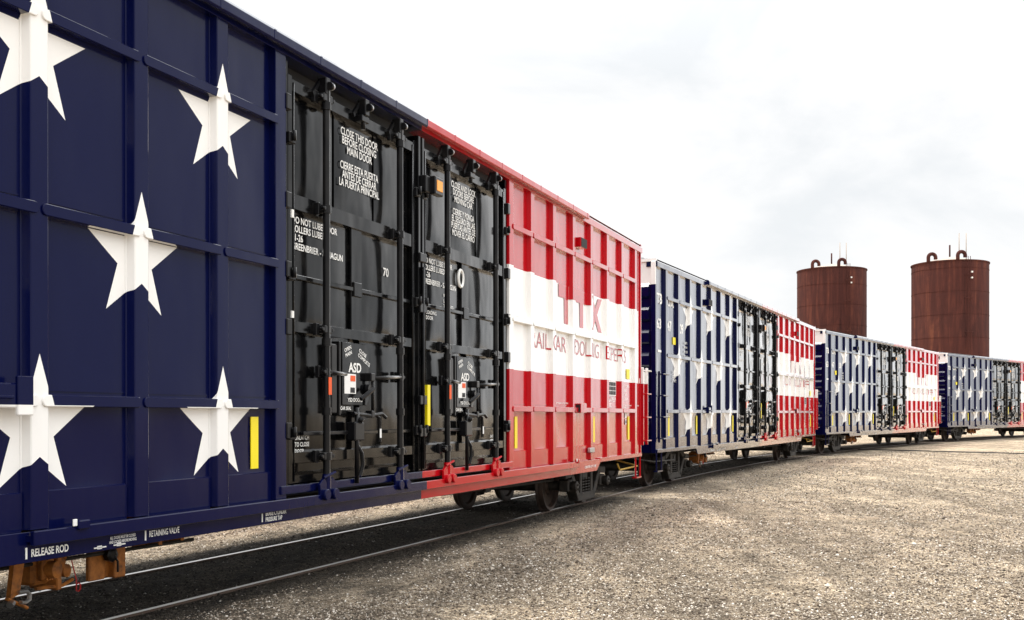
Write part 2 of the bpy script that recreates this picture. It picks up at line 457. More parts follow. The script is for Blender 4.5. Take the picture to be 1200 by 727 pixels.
    MB().tube([(dc-.12, -1.59, 1.74), (dc-.02, -1.62, 1.80), (dc+.07, -1.62, 1.84)], .022, 8).lathe([(.05, -.02), (.05, .02)], 12, (dc+.09, -1.56, 1.84), 'y').build('hand_lever', h, d)
    MB().tube([(dc-.22, -1.57, 1.60), (dc+.10, -1.58, 1.58), (dc+.28, -1.60, 1.60), (dc+.36, -1.60, 1.56)], .018, 8).build('crank_arm', h, d)
    MB().tube([(dc+.14, -1.58, 1.60), (dc+.24, -1.59, 1.56), (dc+.25, -1.59, 1.46), (dc+.25, -1.59, 1.32)], .018, 8).build('crank_arm', h, d)
    b = MB().tube([(dc-.16, -1.57, 1.66), (dc-.16, -1.57, .93)], .022, 10)
    b.box(dc-.24, dc-.06, -1.60, -1.49, 1.34, 1.52, .012).tube([(dc-.15, -1.59, 1.52), (dc-.13, -1.61, 1.56)], .03, 8).build('gear_box', h, d)
    MB().tube([(dc-.16, -1.57, 1.3), (dc-.12, -1.60, 1.22), (dc-.10, -1.60, 1.10), (dc-.14, -1.59, 1.0)], .020, 8).build('crank_arm', h, d)
    MB().box(dc-1.0, dc-.2, -1.52, -1.49, 1.405, 1.435, .004).build('cross_rod', h, d)
    for s in (-1, 1):
        for z in (2.81, 1.42, 4.0):
            MB().box(dc+s*1.20-.05, dc+s*1.20+.05, -1.545, -1.50, z-.05, z+.05, .008).tube([(dc+s*1.2, -1.56, z-.03), (dc+s*1.2, -1.56, z+.06)], .018, 8).build('edge_clamp', h, d)
    # small plates and tags
    MB().box(dc-.735, dc-.685, -1.616, -1.611, 1.77, 1.93).build('orange_tag', M['orange'], d)
    s = MB().box(dc-.33, dc-.12, -1.537, -1.532, 1.79, 1.98).build('sticker', M['white'], d)
    MB().box(dc-.225, dc-.135, -1.540, -1.5375, 1.91, 1.965).build('sticker_red', M['orange'], d)
    MB().box(dc-.225, dc-.145, -1.540, -1.5375, 1.80, 1.85).build('sticker_black', M['blacktext'], d)
    MB().box(dc+.215, dc+.245, -1.615, -1.610, 1.36, 1.45).build('seal_tag', M['white'], d)
    Lt = lambda t, x, z, s, **k: lettering(t, x, z, s, M['white'], d, **k)
    yt = -1.464
    if not right:
        Lt('CLOSE THIS DOOR\nBEFORE CLOSING\nMAIN DOOR', dc+.08, 4.275, .104, y=yt, align='CENTER', line=.80, squeeze=.80, bold=.012)
        Lt('CIERRE ESTA PUERTA\nANTES DE CERRAR\nLA PUERTA PRINCIPAL', dc+.08, 3.95, .104, y=yt, align='CENTER', line=.80, squeeze=.74, bold=.012)
        Lt('UNLATCH\nTO CLOSE\nDOOR', dc-1.06, 1.365, .055, y=-1.466, line=1.1, squeeze=.9)
        MB().box(dc-1.09, dc-1.08, -1.47, -1.464, 1.27, 1.36).build('paint_mark', M['white'], d)
        Lt('70', dc+.55, 3.02, .12, y=yt, bold=.02)
    else:
        Lt('CLOSE AND LOCK\nDOORS BEFORE\nMOVING CAR', dc-.02, 4.275, .104, y=yt, align='CENTER', line=.80, squeeze=.80, bold=.012)
        Lt('CIERRE Y PONGA\nEL SEGURO EN LAS\nPUERTAS ANTES DE\nMOVER EL CARRO', dc-.02, 3.96, .104, y=yt, align='CENTER', line=.80, squeeze=.75, bold=.012)
        b = MB()
        b.tube([(dc-.13+.065*math.cos(a), -1.475, 3.22+.10*math.sin(a)) for a in [2*math.pi*q/24 for q in range(25)]], .018, 6)
        b.build('white_ring', M['white'], d)
        Lt('LOADING\nDOOR', dc-1.03, 2.72, .06, y=yt, line=1.0); Lt('RAIL\nLATCH\nTOTAL KG', dc-.58, 2.95, .055, y=yt, line=1.1)
        Lt('DATE 01\nTYPE A', dc+.80, 1.30, .05, y=-1.46, line=1.1)
    Lt('DO NOT LUBE DOOR\nROLLERS LUBED\n01-26\nGREENBRIER - SAHAGUN', dc-1.10, 3.29, .085, y=yt, line=.92, squeeze=.9, bold=.018)
    Lt('ASD', dc-.13, 2.0, .125, y=-1.534, align='CENTER', bold=.03)
    Lt('YSD DOORS', dc-.13, 1.715, .05, y=-1.534, align='CENTER', bold=.025)
    Lt('OPEN\nMAIN', dc-.32, 2.18, .05, y=-1.534, rot=R(20), bold=.02)
    Lt('CLOSE\nCOMPLETE', dc-.06, 2.205, .05, y=-1.534, rot=R(-24), bold=.02)
    Lt('CAR SEAL', dc-.42, 1.635, .045, y=-1.545, bold=.015)
    if right:
        MB().box(dc-1.165, dc-1.095, -1.550, -1.510, 1.47, 1.92).build('reflective_strip', M['yellow'], d)
    return d

def wheelset_profile(side):
    # wheel lathe: radius .42; flange on the inner side; side=-1 near
    s = side
    return [(.09, s*.03), (.14, s*.035), (.16, s*.0), (.33, s*-.01), (.36, s*.045), (.405, s*.05), (.42, s*.02), (.425, s*-.03), (.445, s*-.05), (.45, s*-.065), (.43, s*-.075), (.35, s*-.07), (.32, s*-.035), (.16, s*-.03), (.12, s*-.075), (.09, s*-.08)]

def build_truck(car, tx):
    b = MB().box(tx-.16, tx+.16, -1.12, 1.12, .48, .72, .03).box(tx-.3, tx+.3, -.4, .4, .62, .80, .02)
    tr = b.build('bogie', M['truck'], car)
    for a in (-1, 1):
        ax = tx+a*.89
        MB().tube([(ax, -1.13, .42), (ax, -.8, .42), (ax, -.7, .42), (ax, .7, .42), (ax, .8, .42), (ax, 1.13, .42)], [.07, .08, .1, .1, .08, .07], 14).build('axle', M['truck'], tr)
        for s in (-1, 1):
            o = MB().lathe(wheelset_profile(s), 40, (ax, s*.765, .42), 'y').build('wheel', M['wheel'], tr)
            b = MB().box(ax-.13, ax+.13, s*1.08-.09, s*1.08+.09, .33, .53, .02)
            b.lathe([(.075, 0), (.085, .02), (.085, .10), (.05, .12)] if s > 0 else [(.05, -.12), (.085, -.10), (.085, -.02), (.075, 0)], 16, (ax, s*1.17, .42), 'y')
            for q in range(3):
                an = 2*math.pi*q/3+.5
                b.tube([(ax+.045*math.cos(an), s*1.27, .42+.045*math.sin(an)), (ax+.045*math.cos(an), s*1.305, .42+.045*math.sin(an))], .014, 6)
            b.build('axle_bearing', M['truck'], tr)
    for s in (-1, 1):
        y = s*1.06
        b = MB()
        prof = [(-1.10, .50), (-1.06, .62), (-.80, .66), (-.35, .84), (.35, .84), (.80, .66), (1.06, .62), (1.10, .50), (1.02, .50), (.98, .56), (.76, .56), (.72, .42), (.40, .15), (-.40, .15), (-.72, .42), (-.76, .56), (-.98, .56), (-1.02, .50)]
        # outer ring frame made of bars so the openings show
        def bar(p, q, w):
            p, q = Vector((p[0], p[1])), Vector((q[0], q[1])); d = (q-p).normalized(); n = Vector((-d.y, d.x))*w/2
            e = d*w*.25
            pts = [p-e+n, q+e+n, q+e-n, p-e-n]
            b.prism([(tx+v.x, v.y) for v in pts], 'y', y-.09, y+.09, .012)
        for p, q, w_ in (((-1.08, .60), (-.75, .62), .12), ((-.75, .62), (-.36, .79), .13), ((-.36, .79), (.36, .79), .12), ((.36, .79), (.75, .62), .13), ((.75, .62), (1.08, .60), .12),
                         ((-.76, .60), (-.42, .21), .12), ((-.42, .20), (.42, .20), .14), ((.42, .21), (.76, .60), .12), ((-.30, .76), (-.30, .25), .10), ((.30, .76), (.30, .25), .10)):
            bar(p, q, w_)
        b.build('side_frame', M['truck'], tr)
        b = MB()
        for sx in (-.16, 0, .16):
            for sy in (-.055,):
                pts = [(tx+sx+.06*math.cos(t*.7), y+s*.02+.06*math.sin(t*.7), .27+.24*t/45) for t in range(46)]
                b.tube(pts, .014, 6)
        b.build('coil_spring', M['truck'], tr)
    b = MB()
    for a in (-1, 1):
        b.box(tx+a*.42-.04, tx+a*.42+.04, -.8, .8, .36, .46, .01)
        for s in (-1, 1): b.prism([(tx+a*.44, .30), (tx+a*.50, .32), (tx+a*.49, .56), (tx+a*.43, .54)], 'y', s*.70, s*.80)
    b.build('brake_beam', M['truck'], tr)
    return tr

def ladder(car, x0, x1, zs, y):
    b = MB()
    b.box(x0-.02, x0+.02, y, y+.05, zs[0]-.08, zs[-1]+.06, .005).box(x1-.02, x1+.02, y, y+.05, zs[0]-.08, zs[-1]+.06, .005)
    for z in zs:
        b.tube([(x0, y+.02, z), (x0, y-.06, z), (x1, y-.06, z), (x1, y+.02, z)], .014, 8)
    return b.build('ladder', M['flag'], car)

def build_car():
    car = empty('boxcar')
    for sg in (-1, 1): side_half(car, sg)
    # door bay
    MB().box(-DO, DO, -1.36, -1.30, .86, 4.70).build('door_bay', M['dark'], car)
    build_door(car, -1.28, False); build_door(car, 1.28, True)
    for x in (-.045, .045): MB().box(x-.025, x+.025, -1.535, -1.36, .98, 4.62, .006).build('frame_bar', M['black'], car)
    for x in (-2.52, 2.52): MB().box(x-.03, x+.03, -1.50, -1.36, .93, 4.68, .006).build('frame_bar', M['black'], car)
    b = MB().tube([(-.0, -1.56, 1.0), (0, -1.56, 3.2)], .014, 8)
    for z in (1.4, 1.75, 2.75, 3.3): b.box(-.08, .08, -1.565, -1.53, z-.05, z+.05, .008)
    b.build('centre_bolt', M['blackhard'], car)
    for z in (1.45, 2.35, 2.85, 3.45, 4.3):
        for x in (-2.53, 2.53): MB().box(x-.04, x+.04, -1.545, -1.49, z-.07, z+.07, .008).build('latch_block', M['blackhard'], car)
    b = MB()
    b.box(-2.51, -2.48, -1.555, -1.54, 3.30, 3.37).box(-2.51, -2.48, -1.555, -1.54, 2.43, 2.49)
    b.box(2.50, 2.54, -1.556, -1.545, 2.83, 2.90)
    b.build('white_marker', M['white'], car)
    # amber reflector on its bracket between the doors
    b = MB().box(-.02, .14, -1.60, -1.50, 4.02, 4.20, .01).box(.09, .30, -1.66, -1.58, 4.01, 4.21, .012)
    o = b.build('reflector_bracket', M['blackhard'], car)
    MB().box(.125, .265, -1.668, -1.659, 4.05, 4.17, .004).build('reflector', M['amber'], o)
    # top chord, eave and upper door track
    MB().prism([(-1.30, 4.69), (YF-.012, 4.69), (YF-.012, 4.79), (YF+.01, 4.82), (-1.40, 4.86), (-1.30, 4.86)], 'x', -HL-.02, HR+.02, .004).build('top_chord', M['flag'], car)
    b = MB().prism([(YF, 4.735), (-1.60, 4.715), (-1.615, 4.73), (-1.615, 4.80), (-1.59, 4.835), (YF, 4.85)], 'x', -5.76, 5.76, .003)
    for i in range(-8, 9):
        x = i*.71
        b.box(x-.014, x+.014, -1.618, -1.55, 4.728, 4.805)
    b.build('upper_track', M['flag'], car)
    # sill band with its dusty ledge
    MB().box(-DO-.1, DO+.1, -1.545, -1.34, .90, .975, .01, 2).build('threshold', M['flag'], car)
    MB().box(-5.36, 5.36, -1.60, -1.56, .775, .868, .006).box(-5.36, 5.36, -1.59, -1.44, .80, .84).build('door_track', M['flag'], car)
    MB().box(-5.33, 5.33, -1.562, -1.40, .835, .852).build('track_ledge', M['dirt'], car)
    for x in (-4.97, 5.22):
        o = MB().box(x-.05, x+.05, -1.625, -1.565, .845, .905, .008).build('track_stop', M['flag'], car)
        MB().box(x-.085, x-.05, -1.61, -1.60, .87, .915, .003).build('white_marker', M['white'], o)
    b = MB().prism([(-6.5, .67), (6.42, .67), (6.62, .80), (6.62, .86), (-6.62, .86), (-6.62, .80)], 'y', YF, -1.50, .003)
    for sx in (-1, 1):
        x0, x1 = sorted((sx*6.6, HR if sx > 0 else -HL)); b.box(x0, x1, YF-.004, -1.48, .805, .875, .004)
        for q in range(14):
            x = sx*(.35+q*.36); b.box(x-.09, x+.09, YF-.012, YF+.01, .772, .80)
    b.build('side_sill', M['flag'], car)
    # ends
    def end(sx, mat):
        b = MB(); xo = HR if sx > 0 else -HL
        b.box(min(xo, xo-sx*.06), max(xo, xo-sx*.06), YF+.04, 1.395, .80, 4.84, .006)
        root = b.build('end_wall', mat, car)
        b = MB()
        for i in range(7):
            z = 1.30+.48*i
            if z > 4.2: continue
            b.prism([(xo, z-.16), (xo+sx*.055, z-.10), (xo+sx*.06, z+.09), (xo, z+.17)], 'y', -1.36, 1.36)
        b.prism([(xo-sx*.02, 4.80), (xo+sx*.03, 4.80), (xo+sx*.03, 4.86), (xo-sx*.02, 4.86)], 'y', -1.52, 1.52)
        for s in (-1, 1):
            b.box(min(xo, xo+sx*.05), max(xo, xo+sx*.05), s*1.46-.05, s*1.46+.05, .80, 4.80, .006)
        b.build('end_corrugation', mat, root)
        # coupler, draft sill and crossover platform
        b = MB().box(min(sx*8.2, xo+sx*.2), max(sx*8.2, xo+sx*.2), -.30, .30, .70, 1.05, .02)
        b.box(min(xo+sx*.2, xo+sx*.60), max(xo+sx*.2, xo+sx*.60), -.10, .10, .78, .98, .02)
        xk = xo+sx*.68
        b.prism([(xk-.14, -.16), (xk+.10, -.20), (xk+.18, -.08), (xk+.08, -.02), (xk+.06, .08), (xk+.17, .12), (xk+.12, .20), (xk-.14, .16)], 'z', .74, 1.04, .015)
        b.build('coupler', M['truck'], car)
        b = MB().box(min(xo+sx*.02, xo+sx*.34), max(xo+sx*.02, xo+sx*.34), -1.2, 1.2, 1.06, 1.09)
        for q in range(12): b.box(min(xo+sx*.02, xo+sx*.34), max(xo+sx*.02, xo+sx*.34), -1.18+.2*q, -1.16+.2*q, 1.09, 1.115)
        b.build('crossover_platform', M['steel'], car)
        b = MB().tube([(xo+sx*.1, -.25, .7), (xo+sx*.3, -.3, .55), (xo+sx*.5, -.32, .35), (xo+sx*.7, -.3, .30)], .03, 8)
        b.build('brake_hose', M['dark'], car)
        b = MB().tube([(sx*8.0, -1.42, .72), (sx*8.1, -1.44, .60), (xo, -1.44, .62), (xo+sx*.15, -1.2, .66), (xo+sx*.3, -.2, .9)], .016, 8)
        b.build('uncoupling_lever', M['yellowpipe'] if sx > 0 else M['truck'], car)
        # corner step and grab irons
        x0 = xo-sx*.35; x1 = xo-sx*.02
        b = MB().tube([(x0, -1.50, .85), (x0, -1.50, .42), (x1, -1.50, .42), (x1, -1.50, .85)], .018, 8).box(min(x0, x1), max(x0, x1), -1.53, -1.44, .40, .43)
        b.build('step', M['flag'], car)
        return root
    e = end(-1, M['navyend']); end(1, M['redend'])
    # yellow valve handle at the B end
    MB().lathe([(.05, -.02), (.085, -.02), (.085, .02), (.05, .02)], 16, (-9.67, -1.0, 1.42), 'x').tube([(-9.55, -1.0, 1.42), (-9.67, -1.0, 1.42)], .02, 8).build('yellow_knob', M['yellow'], car)
    b = MB().tube([(-9.70, .55+.28*math.cos(a), 3.0+.28*math.sin(a)) for a in [2*math.pi*q/28 for q in range(29)]], .018, 8)
    for q in range(4):
        a = math.pi*q/4; b.tube([(-9.70, .55-.28*math.cos(a), 3.0-.28*math.sin(a)), (-9.70, .55+.28*math.cos(a), 3.0+.28*math.sin(a))], .012, 6)
    b.box(-9.67, -9.57, .35, .75, 2.7, 3.3, .02); b.build('brake_wheel', M['truck'], car)
    # ladders
    ladder(car, -9.50, -9.10, (1.10, 1.55, 2.0, 2.45), YF-.05)
    pl = MB().box(9.36, 9.72, -1.50, -1.47, 1.08, 2.44, .006).box(9.28, 9.40, -1.50, -1.46, 1.2, 1.3).box(9.28, 9.40, -1.50, -1.46, 2.2, 2.3)
    pl.build('ladder_plate', M['flag'], car); ladder(car, 9.38, 9.70, (1.10, 1.55, 2.0, 2.45), YF-.02)
    # square stake pockets
    for x in (-1, 1):
        xc = x*5.56
        for z in (4.31, 1.70):
            b = MB().box(xc-.15, xc+.15, -1.585, YB, z-.075, z+.075, .008)
            o = b.build('pull_block', M['flag'], car)
            if x > 0 or z > 3:
                (MB().box(xc-.13, xc+.153, -1.590, -1.583, z-.07, z+.07) if z > 3 else MB().box(xc-.153, xc-.149, -1.575, -1.49, z-.06, z+.06)).build('block_opening', M['dark'], o)
            if x < 0 and z < 3:
                MB().tube([(xc-.12, -1.58, z-.01), (xc-.11, -1.62, z-.01), (xc+.02, -1.62, z-.01), (xc+.03, -1.58, z-.01)], .012, 8).box(xc+.08, xc+.20, -1.60, -1.57, z-.12, z+.12, .006).build('pull_handle', M['flag'], o)
    MB().box(6.0, 6.22, -1.56, -1.50, .98, 1.06, .01).build('jacking_pad', M['steel'], car)
    # reflective tape
    for x, hw in ((-8.60, .05), (-6.42, .045), (-2.95, .05), (2.92, .045), (6.42, .045), (8.55, .055)):
        if x == -2.95 or True:
            MB().box(x-hw, x+hw, YB-.012, YB-.004, 1.14, 1.57).build('reflective_strip', M['yellow'], car)
    # small yellow plates
    MB().box(8.42, 8.62, YB-.012, YB-.005, 2.26, 2.44).build('inspection_plate', M['yellow'], car)
    MB().box(-8.30, -8.10, YB-.012, YB-.005, 3.14, 3.30).build('inspection_plate', M['yellow'], car)
    # white painted dimension data, signs
    Lw = lambda t, x, z, s, **k: lettering(t, x, z, s, M['white'], car, **k)
    Lw('RELEASE ROD', -5.32, .705, .066, y=YF-.003, bold=.025, fitw=.30)
    Lw('RETAINING VALVE', -4.27, .715, .062, y=YF-.003, bold=.012, fitw=.32)
    Lw('BRAKE CYLINDER\nPRESSURE TAP', -2.87, .740, .050, y=YF-.003, bold=.02, line=.95, fitw=.30)
    Lw('TO LOAD\nALL DOORS MUST BE CLOSED\nAND LOCKED BEFORE MOVING', -4.66, .765, .028, y=YF-.003, align='CENTER', bold=.02, line=1.0, fitw=.26)
    b = MB()
    for x in (-5.36, -4.31, -2.92): b.box(x-.006, x+.006, YF-.006, YF-.002, .695, .765)
    for x in (-4.80, -4.62): b.box(x, x+.11, YF-.006, YF-.002, .692, .70).box(x+.03, x+.07, YF-.006, YF-.002, .686, .708)
    b.build('stencil_mark', M['white'], car)
    Lw('CENTER OF CAR', 5.75, .74, .05, y=YF-.006, fitw=.62, bold=.02)
    # large initials and words in red on the white band, painted over posts and sheets alike
    def strips(polys, name):
        bm = bmesh.new()
        for pl in polys: bm.faces.new([bm.verts.new((x, 0, z)) for x, z in pl])
        for xb in PROF[0]:
            bmesh.ops.bisect_plane(bm, geom=bm.verts[:]+bm.edges[:]+bm.faces[:], plane_co=(xb, 0, 0), plane_no=(1, 0, 0), dist=1e-5)
        for v in bm.verts: v.co.y = PROF[1](v.co.x)
        me = bpy.data.meshes.new(name); bm.to_mesh(me); bm.free(); me.materials.append(M['redtext'])
        o = bpy.data.objects.new(name, me); C.objects.link(o); o.parent = car
    q = lambda x0, x1, z0, z1: [(x0, z0), (x1, z0), (x1, z1), (x0, z1)]
    zt, zb, th = 3.58, 2.99, .20
    for xc in (5.02, 5.78): strips([q(xc-.35, xc+.35, zt-th, zt), q(xc-.09, xc+.09, zb, zt-th)], 'lettering')
    xc, hw, sw = 6.52, .36, .20
    strips([[(xc-hw, zb), (xc-hw+sw, zb), (xc+hw, zt-.03), (xc+hw-sw, zt-.03)],
            ], 'lettering')
    strips([[(xc-hw, zt-.03), (xc-hw+sw, zt-.03), (xc+hw, zb), (xc+hw-sw, zb)]], 'lettering')
    for o in list(car.children):
        if o.name.startswith('lettering') and len(o.data.polygons) and abs(o.data.vertices[0].co.x-(xc-hw)) < 1e-4 and o.data.vertices[0].co.z > 3.2:
            for v in o.data.vertices: v.co.y -= .001
    for t_, xa_, w_ in (('RAILCAR', 3.52, 1.50), ('POOLING', 5.26, 1.46), ('EXPERTS', 6.99, 1.42)): lettering(t_, xa_, 2.545, .345, M['redtext'], car, prof=PROF, bold=-.008, fitw=w_)
    # data table and stencils on the red panels
    o = MB().box(7.20, 7.70, YB-.016, YB-.010, 1.93, 2.19).build('data_table', M['white'], car)
    b = MB()
    for r_ in range(3):
        for c_ in range(3): b.box(7.225+c_*.155, 7.36+c_*.155, YB-.020, YB-.0165, 1.95+r_*.078, 2.015+r_*.078)
    b.build('table_field', M['blacktext'], o)
    Lw('PLATE F', 7.20, 1.83, .10, y=YB-.016, bold=.03, fitw=.48)
    Lw('EXC', 7.24, 1.74, .09, y=YB-.016, bold=.03)
    Lw('LUBRICATE DOOR\nHARDWARE\nEVERY 12 MO\nINSIDE LENGTH\n60 9\nWIDTH 9 6', 8.05, 2.10, .062, y=YB-.016, line=1.25)
    for i_ in (1, 2, 5, 6): Lw('KEEP CLEAR OF THIS EDGE', POST[i_]+.14 if i_ < 6 else 8.98, 1.76, .034, y=YB-.016, fitw=.6 if i_ < 6 else .28)
    b = MB(); b.lathe([(.055, 0), (.055, .003)], 20, (8.36, YB-.012, 1.47), 'y').box(8.30, 8.42, YB-.010, YB-.006, 1.54, 1.64)
    b.build('round_decal', M['white'], car)
    MB().lathe([(.03, 0), (.03, .003)], 14, (8.36, YB-.0165, 1.47), 'y').build('decal_centre', M['blacktext'], car)
    # stencils on the blue side
    Lw('CAPY 189000\nLD LMT 189800\nLT WT 96200', -8.36, 2.50, .085, y=YB-.016, line=1.1)
    Lw('IL 60 9\nIW 9 6\nIH 13 0\nDR 16 0\nCU FT 7538', -7.46, 3.20, .085, y=YB-.016, line=1.2)
    # roof with seams
    b = MB().prism([(-1.52, 4.845), (0, 5.02), (1.52, 4.845)], 'x', -HL, HR)
    for i in range(31):
        x = -HL+.1+i*.615
        b.prism([(-1.2, 4.86), (-1.2, 4.91), (0, 5.065), (1.2, 4.91), (1.2, 4.86), (0, 5.0)], 'x', x, x+.05)
    b.build('roof', M['roof'], car)
    # floor, far side wall
    b = MB().box(-HL+.05, HR-.05, -1.34, 1.40, .86, .99)
    for i in range(13):
        x = -8.9+i*1.48
        if abs(abs(x)-7.05) > 1.2: b.prism([(-1.42, .86), (-1.42, .78), (-.35, .62), (.35, .62), (1.42, .78), (1.42, .86)], 'x', x-.05, x+.05)
    b.box(-HL+.2, HR-.2, -.30, .30, .60, .86)
    b.build('underframe', M['truck'], car)
    b = MB().box(-HL+.002, HR-.002, 1.40, 1.46, .80, 4.84)
    for i in range(20): b.box(-HL+.4+i*.93, -HL+.54+i*.93, 1.46, 1.52, .85, 4.7)
    b.box(-6.5, 6.5, 1.46, 1.52, .67, .90)
    b.build('far_wall', M['flag'], car)
    # underside equipment in rust coloured primer
    b = MB().box(-4.31, -4.15, -1.02, -.98, .37, .70, .008).box(-4.10, -3.98, -1.06, -.96, .37, .70, .008).box(-4.155, -4.09, -1.00, -.97, .38, .70, .004)
    b.build('rust_bracket', M['rust'], car)
    MB().lathe([(.03, -.03), (.055, -.02), (.055, .02), (.03, .03)], 8, (-4.14, -1.06, .55), 'y').tube([(-4.13, -1.08, .55), (-4.11, -1.10, .50), (-4.11, -1.10, .42)], .009, 6).build('cut_out_cock', M['blackhard'], car)
    b = MB().lathe([(.05, -3.78), (.16, -3.75), (.20, -3.66), (.20, -3.30), (.16, -3.22), (.05, -3.19)], 20, (0, -.85, .74), 'x')
    b.box(-3.62, -3.58, -1.06, -.64, .56, .88).box(-3.36, -3.32, -1.06, -.64, .56, .88)
    b.build('air_reservoir', M['rust'], car)
    b = MB().box(-5.66, -5.40, -1.05, -.82, .36, .66, .03).box(-5.62, -5.46, -1.12, -1.05, .40, .60, .02)
    b.lathe([(.03, -.12), (.09, -.11), (.11, -.04), (.11, .04), (.09, .10), (.03, .11)], 14, (-5.28, -.95, .52), 'x')
    b.lathe([(.02, -.06), (.06, -.05), (.06, .05), (.02, .06)], 12, (-5.14, -.98, .44), 'y')
    b.box(-5.40, -5.33, -1.10, -.84, .30, .68, .01).tube([(-5.33, -1.0, .60), (-5.2, -1.04, .56), (-5.1, -1.0, .66)], .02, 8)
    for q_ in range(5):
        b.tube([(-5.60+q_*.035, -1.125, .42), (-5.60+q_*.035, -1.14, .42)], .012, 6)
    b.tube([(-5.64, -1.06, .34), (-5.3, -1.08, .33), (-5.1, -1.05, .36)], .016, 6)
    b.lathe([(.04, -.05), (.075, -.04), (.075, .04), (.04, .05)], 12, (-5.54, -1.15, .50), 'y')
    b.build('brake_valve', M['rust'], car)
    b = MB().prism([(-5.86, .66), (-5.72, .66), (-5.80, .28), (-5.92, .24)], 'y', -1.15, -1.11).tube([(-5.98, -1.16, .26), (-5.78, -1.16, .16), (-5.72, -1.16, .13)], .018, 8)
    b.build('rust_lever', M['rust'], car)
    b = MB().tube([(-5.86, -1.18, .31), (-5.78, -1.2, .31), (-5.74, -1.2, .27), (-5.75, -1.2, .22), (-5.80, -1.2, .20), (-5.86, -1.2, .21)], .018, 8)
    b.tube([(-5.94, -1.18, .22), (-6.0, -1.2, .20)], .03, 8).build('bright_hook', M['steel'], car)
    MB().tube([(-5.25, -1.1, .25), (-5.21, -1.1, .26), (-5.19, -1.1, .24), (-5.19, -1.1, .19), (-5.22, -1.1, .17), (-5.25, -1.1, .18), (-5.25, -1.1, .30), (-5.24, -1.05, .50)], .006, 6).build('red_seal', M['redplastic'], car)
    for o in car.children:
        if o.name.split('.')[0] in ('brake_valve', 'rust_lever', 'bright_hook', 'red_seal'):
            for v in o.data.vertices: v.co.x = (-4.70 if o.name.startswith('brake') else -4.62 if o.name.startswith('red') else -4.82)+.62*(v.co.x+5.42); v.co.z = .66-(.66-v.co.z)*(.80 if o.name.startswith('brake') else .66)
    b = MB().tube([(-6.4, -1.0, .58), (-3.2, -1.05, .56)], .016, 6).tube([(.5, -.9, .60), (3.6, -.95, .56), (6.0, -.9, .52)], .022, 8).tube([(-9.0, -.2, .62), (9.0, -.2, .62)], .03, 8)
    b.box(3.0, 3.2, -1.0, -.85, .52, .62, .01)
    b.build('brake_rod', M['truck'], car)
    for tx in (-7.05, 7.05): build_truck(car, tx)
    return car

def copy_tree(o, parent=None):
    c = o.copy(); C.objects.link(c); c.parent = parent
    for ch in list(o.children): copy_tree(ch, c)
    return c

# ------------------------------------------------------------------ track path
TH0 = R(21.94)
def make_path():
    ds = .1; s = np.arange(-60, 130, ds)
    kap = np.clip((s-11)/1., 0, 1)*.00725*(s < 118)
    h = TH0+np.cumsum(kap)*ds; i0 = 600
    x = np.cumsum(np.sin(h))*ds; y = np.cumsum(np.cos(h))*ds
    c1 = np.array([2.485, 20.04])-np.array([math.sin(TH0), math.cos(TH0)])*HR-np.array([math.cos(TH0), -math.sin(TH0)])*1.53
    x += c1[0]-x[i0]; y += c1[1]-y[i0]
    return s, x, y
PS, PX, PY = make_path()
def on_path(t): return np.array([np.interp(t, PS, PX), np.interp(t, PS, PY)])
RAILZ = .12

GZ = .097
